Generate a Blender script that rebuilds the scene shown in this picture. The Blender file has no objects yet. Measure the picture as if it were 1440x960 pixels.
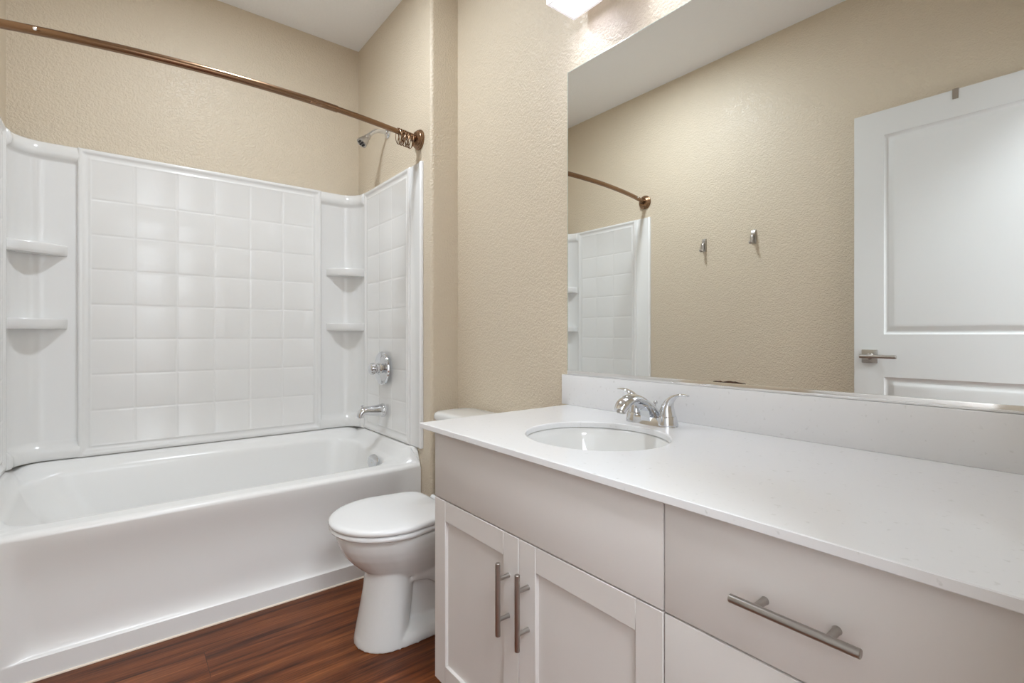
import bpy, bmesh, math
from mathutils import Vector, Matrix

PI = math.pi
scene = bpy.context.scene
COL = scene.collection

# ------------------------------------------------------------------ camera
cam_data = bpy.data.cameras.new('camera')
cam_data.sensor_fit = 'HORIZONTAL'
cam_data.sensor_width = 36.0
cam_data.lens = 692.59 / 1440.0 * 36.0
cam_data.shift_y = (471.25 - 480.0) / 1440.0
cam_data.clip_start = 0.02
cam = bpy.data.objects.new('camera', cam_data)
COL.objects.link(cam)
EYE = 1.0561
cam.location = (0, 0, EYE)
cam.rotation_euler = (PI / 2, 0, -0.6713)
scene.camera = cam

# ------------------------------------------------------------------ colour management / world
scene.view_settings.view_transform = 'Standard'
scene.view_settings.look = 'None'
scene.view_settings.gamma = 1.0
scene.view_settings.use_curve_mapping = False
scene.view_settings.exposure = 0.10
scene.cycles.use_denoising = True
scene.cycles.max_bounces = 14
scene.cycles.diffuse_bounces = 8
scene.cycles.glossy_bounces = 8
scene.cycles.sample_clamp_indirect = 6.0

world = bpy.data.worlds.new('world')
scene.world = world
world.use_nodes = True
world.node_tree.nodes['Background'].inputs[0].default_value = (0.9, 0.95, 1.0, 1)
world.node_tree.nodes['Background'].inputs[1].default_value = 0.6

# light strengths (lamps themselves are built with their fixtures further down)
P_CEILING = 16.4
P_VANITY = 0.65
P_HALL_FILL = 64.0
LAMP_WHITE = (0.85, 0.925, 1.0)

# ------------------------------------------------------------------ room dimensions
XS, XL, XM = 1.1106, -0.3694, 1.2533
D, YJ, YR = 2.8687, 1.9923, 0.022
ZC = 2.7446
B_FACE = D - 0.028          # tile panel face on the long wall


# ------------------------------------------------------------------ helpers
def s2l(c):
    c = c / 255.0
    return c / 12.92 if c <= 0.04045 else ((c + 0.055) / 1.055) ** 2.4


def rgb(r, g, b):
    return (s2l(r), s2l(g), s2l(b), 1.0)


def mat(name, color, rough=0.5, metal=0.0, spec=0.5, coat=0.0, coat_rough=0.1):
    m = bpy.data.materials.new(name)
    m.use_nodes = True
    b = m.node_tree.nodes['Principled BSDF']
    b.inputs['Base Color'].default_value = color
    b.inputs['Roughness'].default_value = rough
    b.inputs['Metallic'].default_value = metal
    b.inputs['Specular IOR Level'].default_value = spec
    b.inputs['Coat Weight'].default_value = coat
    b.inputs['Coat Roughness'].default_value = coat_rough
    return m


def nodes(m):
    return m.node_tree.nodes, m.node_tree.links, m.node_tree.nodes['Principled BSDF']


def add_bump(m, scale, dist, strength=1.0, detail=2.0, stretch=None, lo=0.35, hi=0.65):
    n, l, b = nodes(m)
    tc = n.new('ShaderNodeTexCoord')
    mp = n.new('ShaderNodeMapping')
    if stretch:
        mp.inputs['Scale'].default_value = stretch
    nz = n.new('ShaderNodeTexNoise')
    nz.inputs['Scale'].default_value = scale
    nz.inputs['Detail'].default_value = detail
    mr = n.new('ShaderNodeMapRange')
    mr.interpolation_type = 'SMOOTHSTEP'
    mr.inputs['From Min'].default_value = lo
    mr.inputs['From Max'].default_value = hi
    bp = n.new('ShaderNodeBump')
    bp.inputs['Strength'].default_value = strength
    bp.inputs['Distance'].default_value = dist
    l.new(tc.outputs['Object'], mp.inputs['Vector'])
    l.new(mp.outputs['Vector'], nz.inputs['Vector'])
    l.new(nz.outputs['Fac'], mr.inputs['Value'])
    l.new(mr.outputs['Result'], bp.inputs['Height'])
    l.new(bp.outputs['Normal'], b.inputs['Normal'])
    return nz


# ------------------------------------------------------------------ materials
M_WALL = mat('beige_orange_peel_paint', rgb(214, 201, 180), 0.36, 0, 0.45)
add_bump(M_WALL, 130.0, 0.0016, 0.75, 2.5)
M_CEIL = mat('white_ceiling_paint', rgb(244, 245, 246), 0.8, 0, 0.2)
add_bump(M_CEIL, 80.0, 0.0014, 0.35, 3.0)
M_ACRYL = mat('white_acrylic', rgb(233, 233, 232), 0.17, 0, 0.5)
add_bump(M_ACRYL, 9.0, 0.004, 0.05, 1.0)
M_TUB = mat('white_enamel', rgb(239, 239, 238), 0.24, 0, 0.5)
M_PORC = mat('white_porcelain', rgb(224, 224, 222), 0.07, 0, 0.5)
M_SEAT = mat('white_seat_plastic', rgb(230, 230, 230), 0.2, 0, 0.5)
M_CAB = mat('painted_light_greige', rgb(213, 208, 204), 0.45, 0, 0.35)
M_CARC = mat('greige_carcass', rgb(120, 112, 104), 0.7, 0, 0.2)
M_DOOR = mat('white_door_paint', rgb(220, 221, 220), 0.4, 0, 0.4)
M_TRIM = mat('white_trim_paint', rgb(236, 235, 232), 0.4)
M_CHROME = mat('chrome', (0.72, 0.73, 0.75, 1), 0.06, 1.0)
M_NICKEL = mat('brushed_nickel', (0.50, 0.475, 0.45, 1), 0.30, 1.0)
M_PULL = mat('brushed_steel_pull', (0.42, 0.395, 0.37, 1), 0.30, 1.0)
M_BRONZE = mat('brushed_bronze', (0.27, 0.165, 0.100, 1), 0.27, 1.0)
M_MIRROR = mat('silvered_glass', (0.925, 0.945, 0.935, 1), 0.0, 1.0)
M_MEDGE = mat('green_glass_edge', rgb(176, 190, 180), 0.15, 0, 0.6)
M_CHAN = mat('polished_channel', (0.86, 0.85, 0.83, 1), 0.1, 1.0)
M_STAIN = mat('desilvered_brown', rgb(74, 48, 30), 0.7)
M_CAULK = mat('cream_caulk', rgb(236, 222, 206), 0.6)
M_DARK = mat('dark_rubber', rgb(40, 38, 36), 0.6)
M_BRASSDARK = mat('dark_socket', rgb(60, 38, 24), 0.5)

# counter: white quartz with faint grey flecks
M_TOP = mat('white_quartz', rgb(232, 232, 233), 0.16, 0, 0.5)
n, l, b = nodes(M_TOP)
tc = n.new('ShaderNodeTexCoord')
nz = n.new('ShaderNodeTexNoise'); nz.inputs['Scale'].default_value = 90; nz.inputs['Detail'].default_value = 6
cr = n.new('ShaderNodeValToRGB')
cr.color_ramp.elements[0].position = 0.24; cr.color_ramp.elements[0].color = rgb(213, 213, 212)
cr.color_ramp.elements[1].position = 0.36; cr.color_ramp.elements[1].color = rgb(230, 230, 231)
l.new(tc.outputs['Object'], nz.inputs['Vector']); l.new(nz.outputs['Fac'], cr.inputs['Fac'])
l.new(cr.outputs['Color'], b.inputs['Base Color'])

# floor: reddish-brown plank vinyl, planks along X
M_FLOOR = mat('walnut_plank', rgb(110, 66, 42), 0.38, 0, 0.28)
n, l, b = nodes(M_FLOOR)
tc = n.new('ShaderNodeTexCoord')
mp = n.new('ShaderNodeMapping')
mp.inputs['Location'].default_value = (0.132, -1.85 + 13 * 0.1535, 0)
l.new(tc.outputs['Object'], mp.inputs['Vector'])
bk = n.new('ShaderNodeTexBrick')
bk.offset = 0.37; bk.offset_frequency = 2; bk.squash = 1.0
bk.inputs['Color1'].default_value = (0, 0, 0, 1); bk.inputs['Color2'].default_value = (1, 1, 1, 1)
bk.inputs['Mortar'].default_value = (0.5, 0.5, 0.5, 1)
bk.inputs['Scale'].default_value = 1.0
bk.inputs['Mortar Size'].default_value = 0.0009
bk.inputs['Mortar Smooth'].default_value = 0.2
bk.inputs['Brick Width'].default_value = 1.2
bk.inputs['Row Height'].default_value = 0.1535
l.new(mp.outputs['Vector'], bk.inputs['Vector'])
seed = n.new('ShaderNodeMath'); seed.operation = 'MULTIPLY'; seed.inputs[1].default_value = 37.0
l.new(bk.outputs['Color'], seed.inputs[0])
m1 = n.new('ShaderNodeMapping'); m1.inputs['Scale'].default_value = (1.5, 26, 1)
l.new(tc.outputs['Object'], m1.inputs['Vector'])
g1 = n.new('ShaderNodeTexNoise'); g1.noise_dimensions = '4D'
g1.inputs['Scale'].default_value = 1.0; g1.inputs['Detail'].default_value = 7; g1.inputs['Roughness'].default_value = 0.62
g1.inputs['Distortion'].default_value = 0.5
l.new(m1.outputs['Vector'], g1.inputs['Vector']); l.new(seed.outputs[0], g1.inputs['W'])
m2 = n.new('ShaderNodeMapping'); m2.inputs['Scale'].default_value = (6, 240, 1)
l.new(tc.outputs['Object'], m2.inputs['Vector'])
g2 = n.new('ShaderNodeTexNoise'); g2.noise_dimensions = '4D'
g2.inputs['Scale'].default_value = 1.0; g2.inputs['Detail'].default_value = 4
l.new(m2.outputs['Vector'], g2.inputs['Vector']); l.new(seed.outputs[0], g2.inputs['W'])
cr = n.new('ShaderNodeValToRGB')
el = cr.color_ramp.elements
el[0].position = 0.33; el[0].color = rgb(46, 20, 8)
el[1].position = 0.70; el[1].color = rgb(154, 95, 54)
e = el.new(0.42); e.color = rgb(92, 46, 21)
e = el.new(0.56); e.color = rgb(124, 69, 35)
l.new(g1.outputs['Fac'], cr.inputs['Fac'])
cr2 = n.new('ShaderNodeValToRGB')
cr2.color_ramp.elements[0].position = 0.32; cr2.color_ramp.elements[0].color = (0.55, 0.53, 0.50, 1)
cr2.color_ramp.elements[1].position = 0.60; cr2.color_ramp.elements[1].color = (1.08, 1.06, 1.04, 1)
l.new(g2.outputs['Fac'], cr2.inputs['Fac'])
mx = n.new('ShaderNodeMix'); mx.data_type = 'RGBA'; mx.blend_type = 'MULTIPLY'; mx.inputs[0].default_value = 1.0
l.new(cr.outputs['Color'], mx.inputs[6]); l.new(cr2.outputs['Color'], mx.inputs[7])
tone = n.new('ShaderNodeMapRange'); tone.inputs['To Min'].default_value = 0.82; tone.inputs['To Max'].default_value = 1.15
l.new(bk.outputs['Color'], tone.inputs['Value'])
mx2 = n.new('ShaderNodeMix'); mx2.data_type = 'RGBA'; mx2.blend_type = 'MULTIPLY'; mx2.inputs[0].default_value = 1.0
l.new(mx.outputs[2], mx2.inputs[6]); l.new(tone.outputs['Result'], mx2.inputs[7])
mx3 = n.new('ShaderNodeMix'); mx3.data_type = 'RGBA'; mx3.blend_type = 'MIX'
mx3.inputs[7].default_value = rgb(46, 24, 14)
seamf = n.new('ShaderNodeMath'); seamf.operation = 'MULTIPLY'; seamf.inputs[1].default_value = 0.75
l.new(bk.outputs['Fac'], seamf.inputs[0]); l.new(seamf.outputs[0], mx3.inputs[0])
l.new(mx2.outputs[2], mx3.inputs[6])
l.new(mx3.outputs[2], b.inputs['Base Color'])
bp = n.new('ShaderNodeBump'); bp.inputs['Strength'].default_value = 0.35; bp.inputs['Distance'].default_value = 0.0006
l.new(g2.outputs['Fac'], bp.inputs['Height']); l.new(bp.outputs['Normal'], b.inputs['Normal'])

# lamp glass: frosted, lit from inside
M_SHADE = mat('frosted_lamp_glass', rgb(240, 238, 244), 0.35, 0, 0.5)
b = M_SHADE.node_tree.nodes['Principled BSDF']
b.inputs['Emission Color'].default_value = (0.97, 0.94, 1.0, 1)
b.inputs['Emission Strength'].default_value = 0.42
M_GLOW = mat('lit_lens', (1, 1, 1, 1), 0.5)
b = M_GLOW.node_tree.nodes['Principled BSDF']
b.inputs['Emission Color'].default_value = (1, 0.97, 0.93, 1)
b.inputs['Emission Strength'].default_value = 3.0

M_BULB = mat('lit_bulb', (1, 1, 1, 1), 0.5)
b = M_BULB.node_tree.nodes['Principled BSDF']
b.inputs['Emission Color'].default_value = (1, 0.97, 0.95, 1)
b.inputs['Emission Strength'].default_value = 1.6

# ------------------------------------------------------------------ object helpers
ORG = {}


def tag(o, label=None, cat=None, group=None, kind=None):
    if label: o['label'] = label
    if cat: o['category'] = cat
    if group: o['group'] = group
    if kind: o['kind'] = kind
    return o


def thing(name, loc, label, cat, group=None):
    o = bpy.data.objects.new(name, None)
    o.empty_display_size = 0.05
    o.location = loc
    COL.objects.link(o)
    ORG[o] = Vector(loc)
    return tag(o, label, cat, group)


def link_bm(name, bm, m, parent=None, smooth=True, angle=35, recalc=True):
    """bm is in world coordinates; becomes one mesh object."""
    if recalc:
        bmesh.ops.recalc_face_normals(bm, faces=bm.faces)
    org = ORG.get(parent, Vector((0, 0, 0)))
    if parent is None:
        # origin at base centre
        xs = [v.co for v in bm.verts]
        org = Vector(((min(v.x for v in xs) + max(v.x for v in xs)) / 2,
                      (min(v.y for v in xs) + max(v.y for v in xs)) / 2, min(v.z for v in xs)))
    bmesh.ops.translate(bm, verts=bm.verts, vec=-org)
    me = bpy.data.meshes.new(name)
    bm.to_mesh(me); bm.free()
    me.materials.append(m)
    if smooth:
        for p in me.polygons: p.use_smooth = True
        me.set_sharp_from_angle(angle=math.radians(angle))
    o = bpy.data.objects.new(name, me)
    COL.objects.link(o)
    if parent is None:
        o.location = org
    else:
        o.parent = parent
    ORG[o] = org
    return o


def new(): return bmesh.new()


def box(bm, x0, x1, y0, y1, z0, z1, bev=0.0, seg=2):
    vs = [bm.verts.new((x, y, z)) for x in (x0, x1) for y in (y0, y1) for z in (z0, z1)]
    idx = [(0, 1, 3, 2), (4, 6, 7, 5), (0, 4, 5, 1), (2, 3, 7, 6), (0, 2, 6, 4), (1, 5, 7, 3)]
    fs = [bm.faces.new([vs[i] for i in f]) for f in idx]
    if bev > 0:
        es = list({e for f in fs for e in f.edges})
        bmesh.ops.bevel(bm, geom=es, offset=bev, segments=seg, profile=0.5, affect='EDGES')
    return fs


def loft(bm, rings, closed=True, cap0=True, cap1=True):
    R = [[bm.verts.new(p) for p in r] for r in rings]
    n_ = len(R[0])
    for a, c in zip(R, R[1:]):
        for i in range(n_ if closed else n_ - 1):
            j = (i + 1) % n_
            try: bm.faces.new((a[i], a[j], c[j], c[i]))
            except ValueError: pass
    if cap0 and closed: bm.faces.new(R[0][::-1])
    if cap1 and closed: bm.faces.new(R[-1])
    return R


def frame(t):
    t = t.normalized()
    up = Vector((0, 0, 1)) if abs(t.z) < 0.9 else Vector((1, 0, 0))
    u = up.cross(t).normalized()
    return u, t.cross(u).normalized()


def tube(bm, pts, rad, seg=16, closed=False, caps=True, flat=None):
    """rad: number or list; flat: (su, sv) scale of section"""
    pts = [Vector(p) for p in pts]
    n_ = len(pts)
    rad = rad if isinstance(rad, (list, tuple)) else [rad] * n_
    rings = []
    pu = None
    for i, p in enumerate(pts):
        if closed:
            t = pts[(i + 1) % n_] - pts[i - 1]
        else:
            t = pts[min(i + 1, n_ - 1)] - pts[max(i - 1, 0)]
        t.normalize()
        if pu is None:
            u, v = frame(t)
        else:
            u = (pu - t * pu.dot(t)).normalized(); v = t.cross(u)
        pu = u
        su, sv = flat if flat else (1, 1)
        rings.append([p + (u * math.cos(a) * su + v * math.sin(a) * sv) * rad[i]
                      for a in [2 * PI * k / seg for k in range(seg)]])
    if closed: rings.append(rings[0])
    if closed:
        R = [[bm.verts.new(q) for q in r] for r in rings[:-1]]
        for i in range(n_):
            a, c = R[i], R[(i + 1) % n_]
            for k in range(seg):
                j = (k + 1) % seg
                bm.faces.new((a[k], a[j], c[j], c[k]))
    else:
        loft(bm, rings, True, caps, caps)


def lathe(bm, origin, axis, prof, seg=32, cap0=True, cap1=True):
    """prof: list of (distance along axis, radius)"""
    o = Vector(origin); ax = Vector(axis).normalized()
    u, v = frame(ax)
    rings = [[o + ax * d + (u * math.cos(2 * PI * k / seg) + v * math.sin(2 * PI * k / seg)) * max(r, 1e-5)
              for k in range(seg)] for d, r in prof]
    loft(bm, rings, True, cap0, cap1)


def spline(ctrl, n_=8):
    """Catmull-Rom through ctrl (tuples of any length)."""
    P = [ctrl[0]] + list(ctrl) + [ctrl[-1]]
    out = []
    for i in range(1, len(P) - 2):
        for k in range(n_):
            t = k / n_
            out.append(tuple(0.5 * ((2 * b_) + (-a_ + c_) * t + (2 * a_ - 5 * b_ + 4 * c_ - d_) * t * t +
                                    (-a_ + 3 * b_ - 3 * c_ + d_) * t ** 3)
                             for a_, b_, c_, d_ in zip(P[i - 1], P[i], P[i + 1], P[i + 2])))
    out.append(tuple(ctrl[-1]))
    return out


def sstep(a, c, x):
    t = min(1, max(0, (x - a) / (c - a)))
    return t * t * (3 - 2 * t)


def rrect(x0, x1, y0, y1, r, zf, nc=8, ns=44):
    """rounded rectangle ring, counter-clockwise, zf = number or f(x, y)"""
    r = min(r, (x1 - x0) / 2 - 1e-4, (y1 - y0) / 2 - 1e-4)
    cs = [(x1 - r, y0 + r, -PI / 2), (x1 - r, y1 - r, 0), (x0 + r, y1 - r, PI / 2), (x0 + r, y0 + r, PI)]
    pts = []
    for i, (cx, cy, a0) in enumerate(cs):
        arc = [(cx + r * math.cos(a0 + PI / 2 * k / nc), cy + r * math.sin(a0 + PI / 2 * k / nc)) for k in range(nc + 1)]
        pts += arc
        nx = cs[(i + 1) % 4]
        q = (nx[0] + r * math.cos(nx[2]), nx[1] + r * math.sin(nx[2]))
        p = arc[-1]
        pts += [(p[0] + (q[0] - p[0]) * k / ns, p[1] + (q[1] - p[1]) * k / ns) for k in range(1, ns)]
    f = zf if callable(zf) else (lambda x, y: zf)
    return [(x, y, f(x, y)) for x, y in pts]


def struct(name, bm, m, smooth=False, angle=35):
    return tag(link_bm(name, bm, m, None, smooth, angle), kind='structure')


# ================================================================== room shell
bm = new(); box(bm, -0.9, 1.6, -1.9, D + 0.1, -0.08, 0.0)
struct('floor', bm, M_FLOOR)
bm = new(); box(bm, -0.9, 1.6, -1.9, D + 0.1, ZC, ZC + 0.1)
struct('ceiling', bm, M_CEIL)
bm = new(); box(bm, XL - 0.1, XS + 0.1, D, D + 0.1, 0, ZC)
struct('wall_back', bm, M_WALL)
bm = new(); box(bm, XL - 0.1, XL, YR - 0.02, D, 0, ZC)
struct('wall_left', bm, M_WALL)
# vanity wall, jog with a bull-nosed corner, shower wall: one plaster surface
R = 0.017
outline = [(XM, -0.1), (XM, YJ)]
for k in range(9):
    a = k / 8 * PI / 2
    outline.append((XS + R - R * math.sin(a), YJ + R - R * math.cos(a)))
outline += [(XS, D), (XM + 0.12, D), (XM + 0.12, -0.1)]
bm = new()
loft(bm, [[(x, y, 0) for x, y in outline], [(x, y, ZC) for x, y in outline]])
struct('wall_right', bm, M_WALL, True, 40)
# wall with the doorway the picture is taken from
DX0, DX1, DZ = -0.335, 0.478, 2.12
bm = new()
box(bm, XL - 0.1, DX0 - 0.018, YR - 0.11, YR, 0, ZC)
box(bm, DX1 + 0.018, XM, YR - 0.11, YR, 0, ZC)
box(bm, DX0 - 0.018, DX1 + 0.018, YR - 0.11, YR, DZ + 0.018, ZC)
struct('wall_front', bm, M_WALL)
bm = new()
box(bm, DX0 - 0.018, DX0, YR - 0.115, YR + 0.003, 0, DZ + 0.018)
box(bm, DX1, DX1 + 0.018, YR - 0.115, YR + 0.003, 0, DZ + 0.018)
box(bm, DX0, DX1, YR - 0.115, YR + 0.003, DZ, DZ + 0.018)
struct('trim_1', bm, M_TRIM)
# short stretch of unseen hall outside the doorway, added for soft frontal light
bm = new(); box(bm, -0.9, -0.8, -1.8, YR - 0.11, 0, ZC); struct('wall_hall_left', bm, M_CEIL)
bm = new(); box(bm, 1.5, 1.6, -1.8, YR - 0.11, 0, ZC); struct('wall_hall_right', bm, M_CEIL)
bm = new(); box(bm, -0.9, 1.6, -1.9, -1.8, 0, ZC); struct('wall_hall_back', bm, M_CEIL)
# baseboards
bm = new(); box(bm, XL, XL + 0.012, 0.90, 2.06, 0, 0.085, 0.003); struct('baseboard_left', bm, M_TRIM)
bm = new(); box(bm, XM - 0.012, XM, 1.25, YJ, 0, 0.085, 0.003); struct('baseboard_right', bm, M_TRIM)
bm = new(); box(bm, XS + 0.02, XM - 0.012, YJ - 0.012, YJ, 0, 0.085, 0.003); struct('baseboard_back', bm, M_TRIM)

# ================================================================== ceiling lights
def ceiling_disc(x, y, r, power, label, name='recessed_ceiling_light'):
    t = thing(name, (x, y, ZC - 0.012), label, 'ceiling light')
    bm = new()
    lathe(bm, (x, y, ZC), (0, 0, -1), [(0, r + 0.03), (0.006, r + 0.028), (0.011, r + 0.012), (0.011, r), (0.004, r - 0.004)], 48)
    link_bm('trim_ring', bm, M_TRIM, t)
    bm = new(); lathe(bm, (x, y, ZC - 0.0045), (0, 0, -1), [(0, r - 0.004), (0.002, r - 0.005), (0.0035, r * 0.6), (0.004, 0)], 48, True, False)
    link_bm('lens', bm, M_GLOW, t)
    ld = bpy.data.lights.new('ceiling_lamp', 'AREA')
    ld.shape = 'DISK'; ld.size = 2 * r - 0.01; ld.energy = power; ld.color = LAMP_WHITE
    lo = bpy.data.objects.new('lamp', ld); COL.objects.link(lo)
    lo.parent = t; lo.location = (0, 0, -0.004)
    return t


ceiling_disc(0.38, 1.80, 0.085, P_CEILING, 'round recessed light in the bathroom ceiling in front of the tub')
ceiling_disc(0.05, -1.00, 0.42, P_HALL_FILL, 'added round fill light on the ceiling of the unseen hall outside the doorway')  # added lamp behind the camera, soft frontal fill through the doorway

# ================================================================== bathtub
YT, ZR = 2.085, 0.4506
tub = thing('bathtub', ((XL + XS) / 2, YT, 0), 'white alcove bathtub with a recessed apron standing on the brown plank floor', 'bathtub')


def rim_z(x, y):
    """deck height: low front rim, rising to a ledge along the three walls"""
    back = sstep(2.74, 2.845, y)
    ends = max(sstep(1.04, 1.098, x), sstep(-0.305, -0.36, x)) * sstep(YT + 0.004, YT + 0.045, y)
    base = ZR + 0.030 * sstep(2.30, 2.78, y)
    return base + (0.524 - base) * max(back, ends)


X0, X1, Y0, Y1 = XL + 0.002, XS - 0.003, YT, D - 0.002
bx0, bx1, by0, by1 = -0.315, 1.035, 2.192, 2.785     # basin opening
rings = []
rings.append(rrect(X0, X1, Y0 + 0.004, Y1, 0.004, lambda x, y: rim_z(x, y) - 0.035 * sstep(Y0 + 0.02, Y0, y)))
rings.append(rrect(X0, X1, Y0, Y1, 0.004, lambda x, y: rim_z(x, y) - 0.016 * sstep(Y0 + 0.02, Y0, y)))
rings.append(rrect(X0, X1, Y0 + 0.003, Y1, 0.004, lambda x, y: rim_z(x, y) - 0.007 * sstep(Y0 + 0.02, Y0, y)))
rings.append(rrect(X0, X1, Y0 + 0.010, Y1, 0.005, lambda x, y: rim_z(x, y) - 0.001 * sstep(Y0 + 0.02, Y0, y)))
for q in (0.25, 0.5, 0.75, 0.88):
    rings.append(rrect(X0 + (bx0 - X0) * q, X1 + (bx1 - X1) * q, Y0 + 0.01 + (by0 - Y0 - 0.01) * q, Y1 + (by1 - Y1) * q,
                       0.02 + 0.10 * q, rim_z))
bev = [(0.0, 0.0), (0.006, 0.002), (0.012, 0.008), (0.016, 0.020)]
for o_, dz in bev:
    rings.append(rrect(bx0 + o_, bx1 - o_, by0 + o_, by1 - o_, 0.13, lambda x, y, dz=dz: rim_z(x, y) - 0.004 - dz))
for q in (0.12, 0.3, 0.5, 0.7, 0.85):
    z = ZR - 0.03 - (ZR - 0.03 - 0.11) * q
    rings.append(rrect(bx0 + 0.016 + 0.26 * q ** 1.2, bx1 - 0.016 - 0.07 * q, by0 + 0.016 + 0.06 * q, by1 - 0.016 - 0.06 * q,
                       0.13 - 0.01 * q, lambda x, y, z=z, q=q: z + (rim_z(x, y) - ZR) * (1 - q) * 0.6))
for q, z in ((0.1, 0.095), (0.3, 0.084), (0.9, 0.076)):
    rings.append(rrect(bx0 + 0.25 + 0.12 * q, bx1 - 0.09 - 0.12 * q, by0 + 0.07 + 0.12 * q, by1 - 0.07 - 0.12 * q, 0.12, z))
bm = new()
loft(bm, rings, True, False, True)


# apron
def apron_y(x, z):
    sx = sstep(-0.285, -0.215, x) * sstep(1.06, 0.98, x)
    t = (z - 0.067) / 0.075
    sz = 0 if t <= 0 else (math.sqrt(1 - (1 - t) ** 2) if t < 1 else 1)
    top = sstep(0.436, 0.30, z)
    return YT + 0.022 * sx * sz * top + 0.0


zs = [0, 0.03, 0.06, 0.0665, 0.068, 0.071, 0.076, 0.083, 0.092, 0.102, 0.114, 0.128, 0.142] + \
     [0.142 + (0.39 - 0.142) * k / 6 for k in range(1, 7)] + [0.40, 0.41, 0.42, 0.43, 0.4346]
xs = [X0 + (X1 - X0) * k / 90 for k in range(91)]
grid = [[bm.verts.new((x, apron_y(x, z), z)) for x in xs] for z in zs]
for a, c in zip(grid, grid[1:]):
    for i in range(len(xs) - 1):
        bm.faces.new((a[i], a[i + 1], c[i + 1], c[i]))
for xx in (X0, X1):
    vs = [bm.verts.new(p) for p in ((xx, YT, 0), (xx, Y1, 0), (xx, Y1, 0.52), (xx, YT + 0.09, 0.52), (xx, YT, 0.4346))]
    bm.faces.new(vs)
link_bm('tub_body', bm, M_TUB, tub, True, 50)
# overflow plate on the drain end, drain in the floor of the tub
ox, oy, oz = 0.994, 2.372, 0.424
bm = new()
lathe(bm, (ox + 0.006, oy - 0.012, oz), (-1, -0.38, 0.12), [(0, 0.030), (0.012, 0.037), (0.018, 0.036), (0.021, 0.030), (0.021, 0.008), (0.0195, 0.006), (0.0195, 0)], 36, True, False)
link_bm('overflow_plate', bm, M_CHROME, tub)
bm = new()
lathe(bm, (0.80, 2.48, 0.074), (0, 0, 1), [(0, 0.036), (0.005, 0.034), (0.006, 0.022), (0.003, 0.018), (0.003, 0)], 32, True, False)
link_bm('drain', bm, M_CHROME, tub)
# caulk bead along the tub foot
bm = new(); tube(bm, [(X0, YT - 0.001, 0.001), (X1 - 0.02, YT - 0.001, 0.001)], 0.0045, 10)
struct('trim_2', bm, M_CAULK, True)

# ================================================================== tub surround
ZP0, ZP1 = 0.5255, 1.872
sur = thing('tub_surround', ((XL + XS) / 2, D - 0.04, ZP0), 'glossy white moulded tub surround with embossed square tiles standing on the tub ledge', 'shower surround')
ROWS = [1.656, 1.50, 1.347, 1.192, 1.038, 0.882, 0.724]


def height(d):
    """relief of the raised frame as a function of the distance to the panel edge"""
    pts = [(0, -0.022), (0.0015, -0.006), (0.004, -0.0015), (0.008, 0.0), (0.014, 0.0), (0.018, -0.0015), (0.022, -0.0055),
           (0.028, -0.0080), (0.034, -0.0088), (0.038, -0.0085), (0.0405, -0.0068), (0.044, -0.0062), (0.047, -0.0072), (0.050, -0.0085), (0.06, -0.0085)]
    for (a, h0), (c, h1) in zip(pts, pts[1:]):
        if d <= c: return h0 + (h1 - h0) * (d - a) / (c - a)
    return -0.0085


GW = 0.0085


def groove(v, lines):
    g = 0
    for q in lines:
        t = abs(v - q)
        if t < GW: g = max(g, 0.5 + 0.5 * math.cos(PI * t / GW))
    return g


def axis_samples(a, c, lines):
    s = set()
    for d in (0, 0.0015, 0.004, 0.008, 0.014, 0.018, 0.022, 0.028, 0.034, 0.038, 0.0405, 0.044, 0.047, 0.050):
        s.add(round(a + d, 5)); s.add(round(c - d, 5))
    for q in lines:
        for k in (-1, -0.66, -0.33, 0, 0.33, 0.66, 1): s.add(round(q + GW * k, 5))
    return sorted(s)


def tile_panel(a, c, cols, place, z1=ZP1, z0=ZP0 + 0.001):
    """place(u, z, h) -> world point; h is relief out of the panel face"""
    bm = new()
    us, zz = axis_samples(a, c, cols), axis_samples(z0, z1, ROWS)
    g = []
    for z in zz:
        row = []
        for u in us:
            d = min(u - a, c - u, z - z0, z1 - z)
            h = height(d)
            if z - z0 <= d + 1e-6: h = max(h, -0.004 if d < 0.004 else h)
            if d > 0.046:
                h -= 0.0017 * max(groove(u, cols), groove(z, ROWS))
            row.append(bm.verts.new(place(u, z, h)))
        g.append(row)
    for r0, r1 in zip(g, g[1:]):
        for i in range(len(us) - 1):
            bm.faces.new((r0[i], r0[i + 1], r1[i + 1], r1[i]))
    return bm


PX0, PX1 = -0.148, 0.886
bm = tile_panel(PX0, PX1, [0.051, 0.211, 0.366, 0.524, 0.683], lambda u, z, h: (u, B_FACE - 0.004 - h, z))
link_bm('back_panel', bm, M_ACRYL, sur, True, 60)
PY0, PY1 = 2.176, 2.742
for side in (1, -1):
    xf = XS - 0.020 if side == 1 else XL + 0.020
    bm = tile_panel(PY0, PY1, [2.384, 2.548], lambda u, z, h: (xf - side * h, u, z))
    # flat flange outside the frame, with a rounded lip at its front edge
    xw = XS - 0.0005 if side == 1 else XL + 0.0005
    prof = [(PY0 + 0.002, 0.010), (PY0 - 0.004, 0.011), (2.086, 0.011), (2.082, 0.0135), (2.076, 0.0155), (2.070, 0.0150), (2.066, 0.011), (2.065, 0.0)]
    rr = [[(xw - side * h, y, z) for y, h in prof] for z in (ZP0 + 0.001, ZP1 - 0.004, ZP1)]
    rr[2] = [(xw - side * max(0, h - 0.004), y, ZP1) for y, h in prof]
    loft(bm, rr, False)
    vs = [bm.verts.new(p) for p in rr[2]]
    vs += [bm.verts.new((xw, prof[0][0], ZP1))]
    bm.faces.new(vs)
    link_bm('side_panel', bm, M_ACRYL, sur, True, 60)


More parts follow.
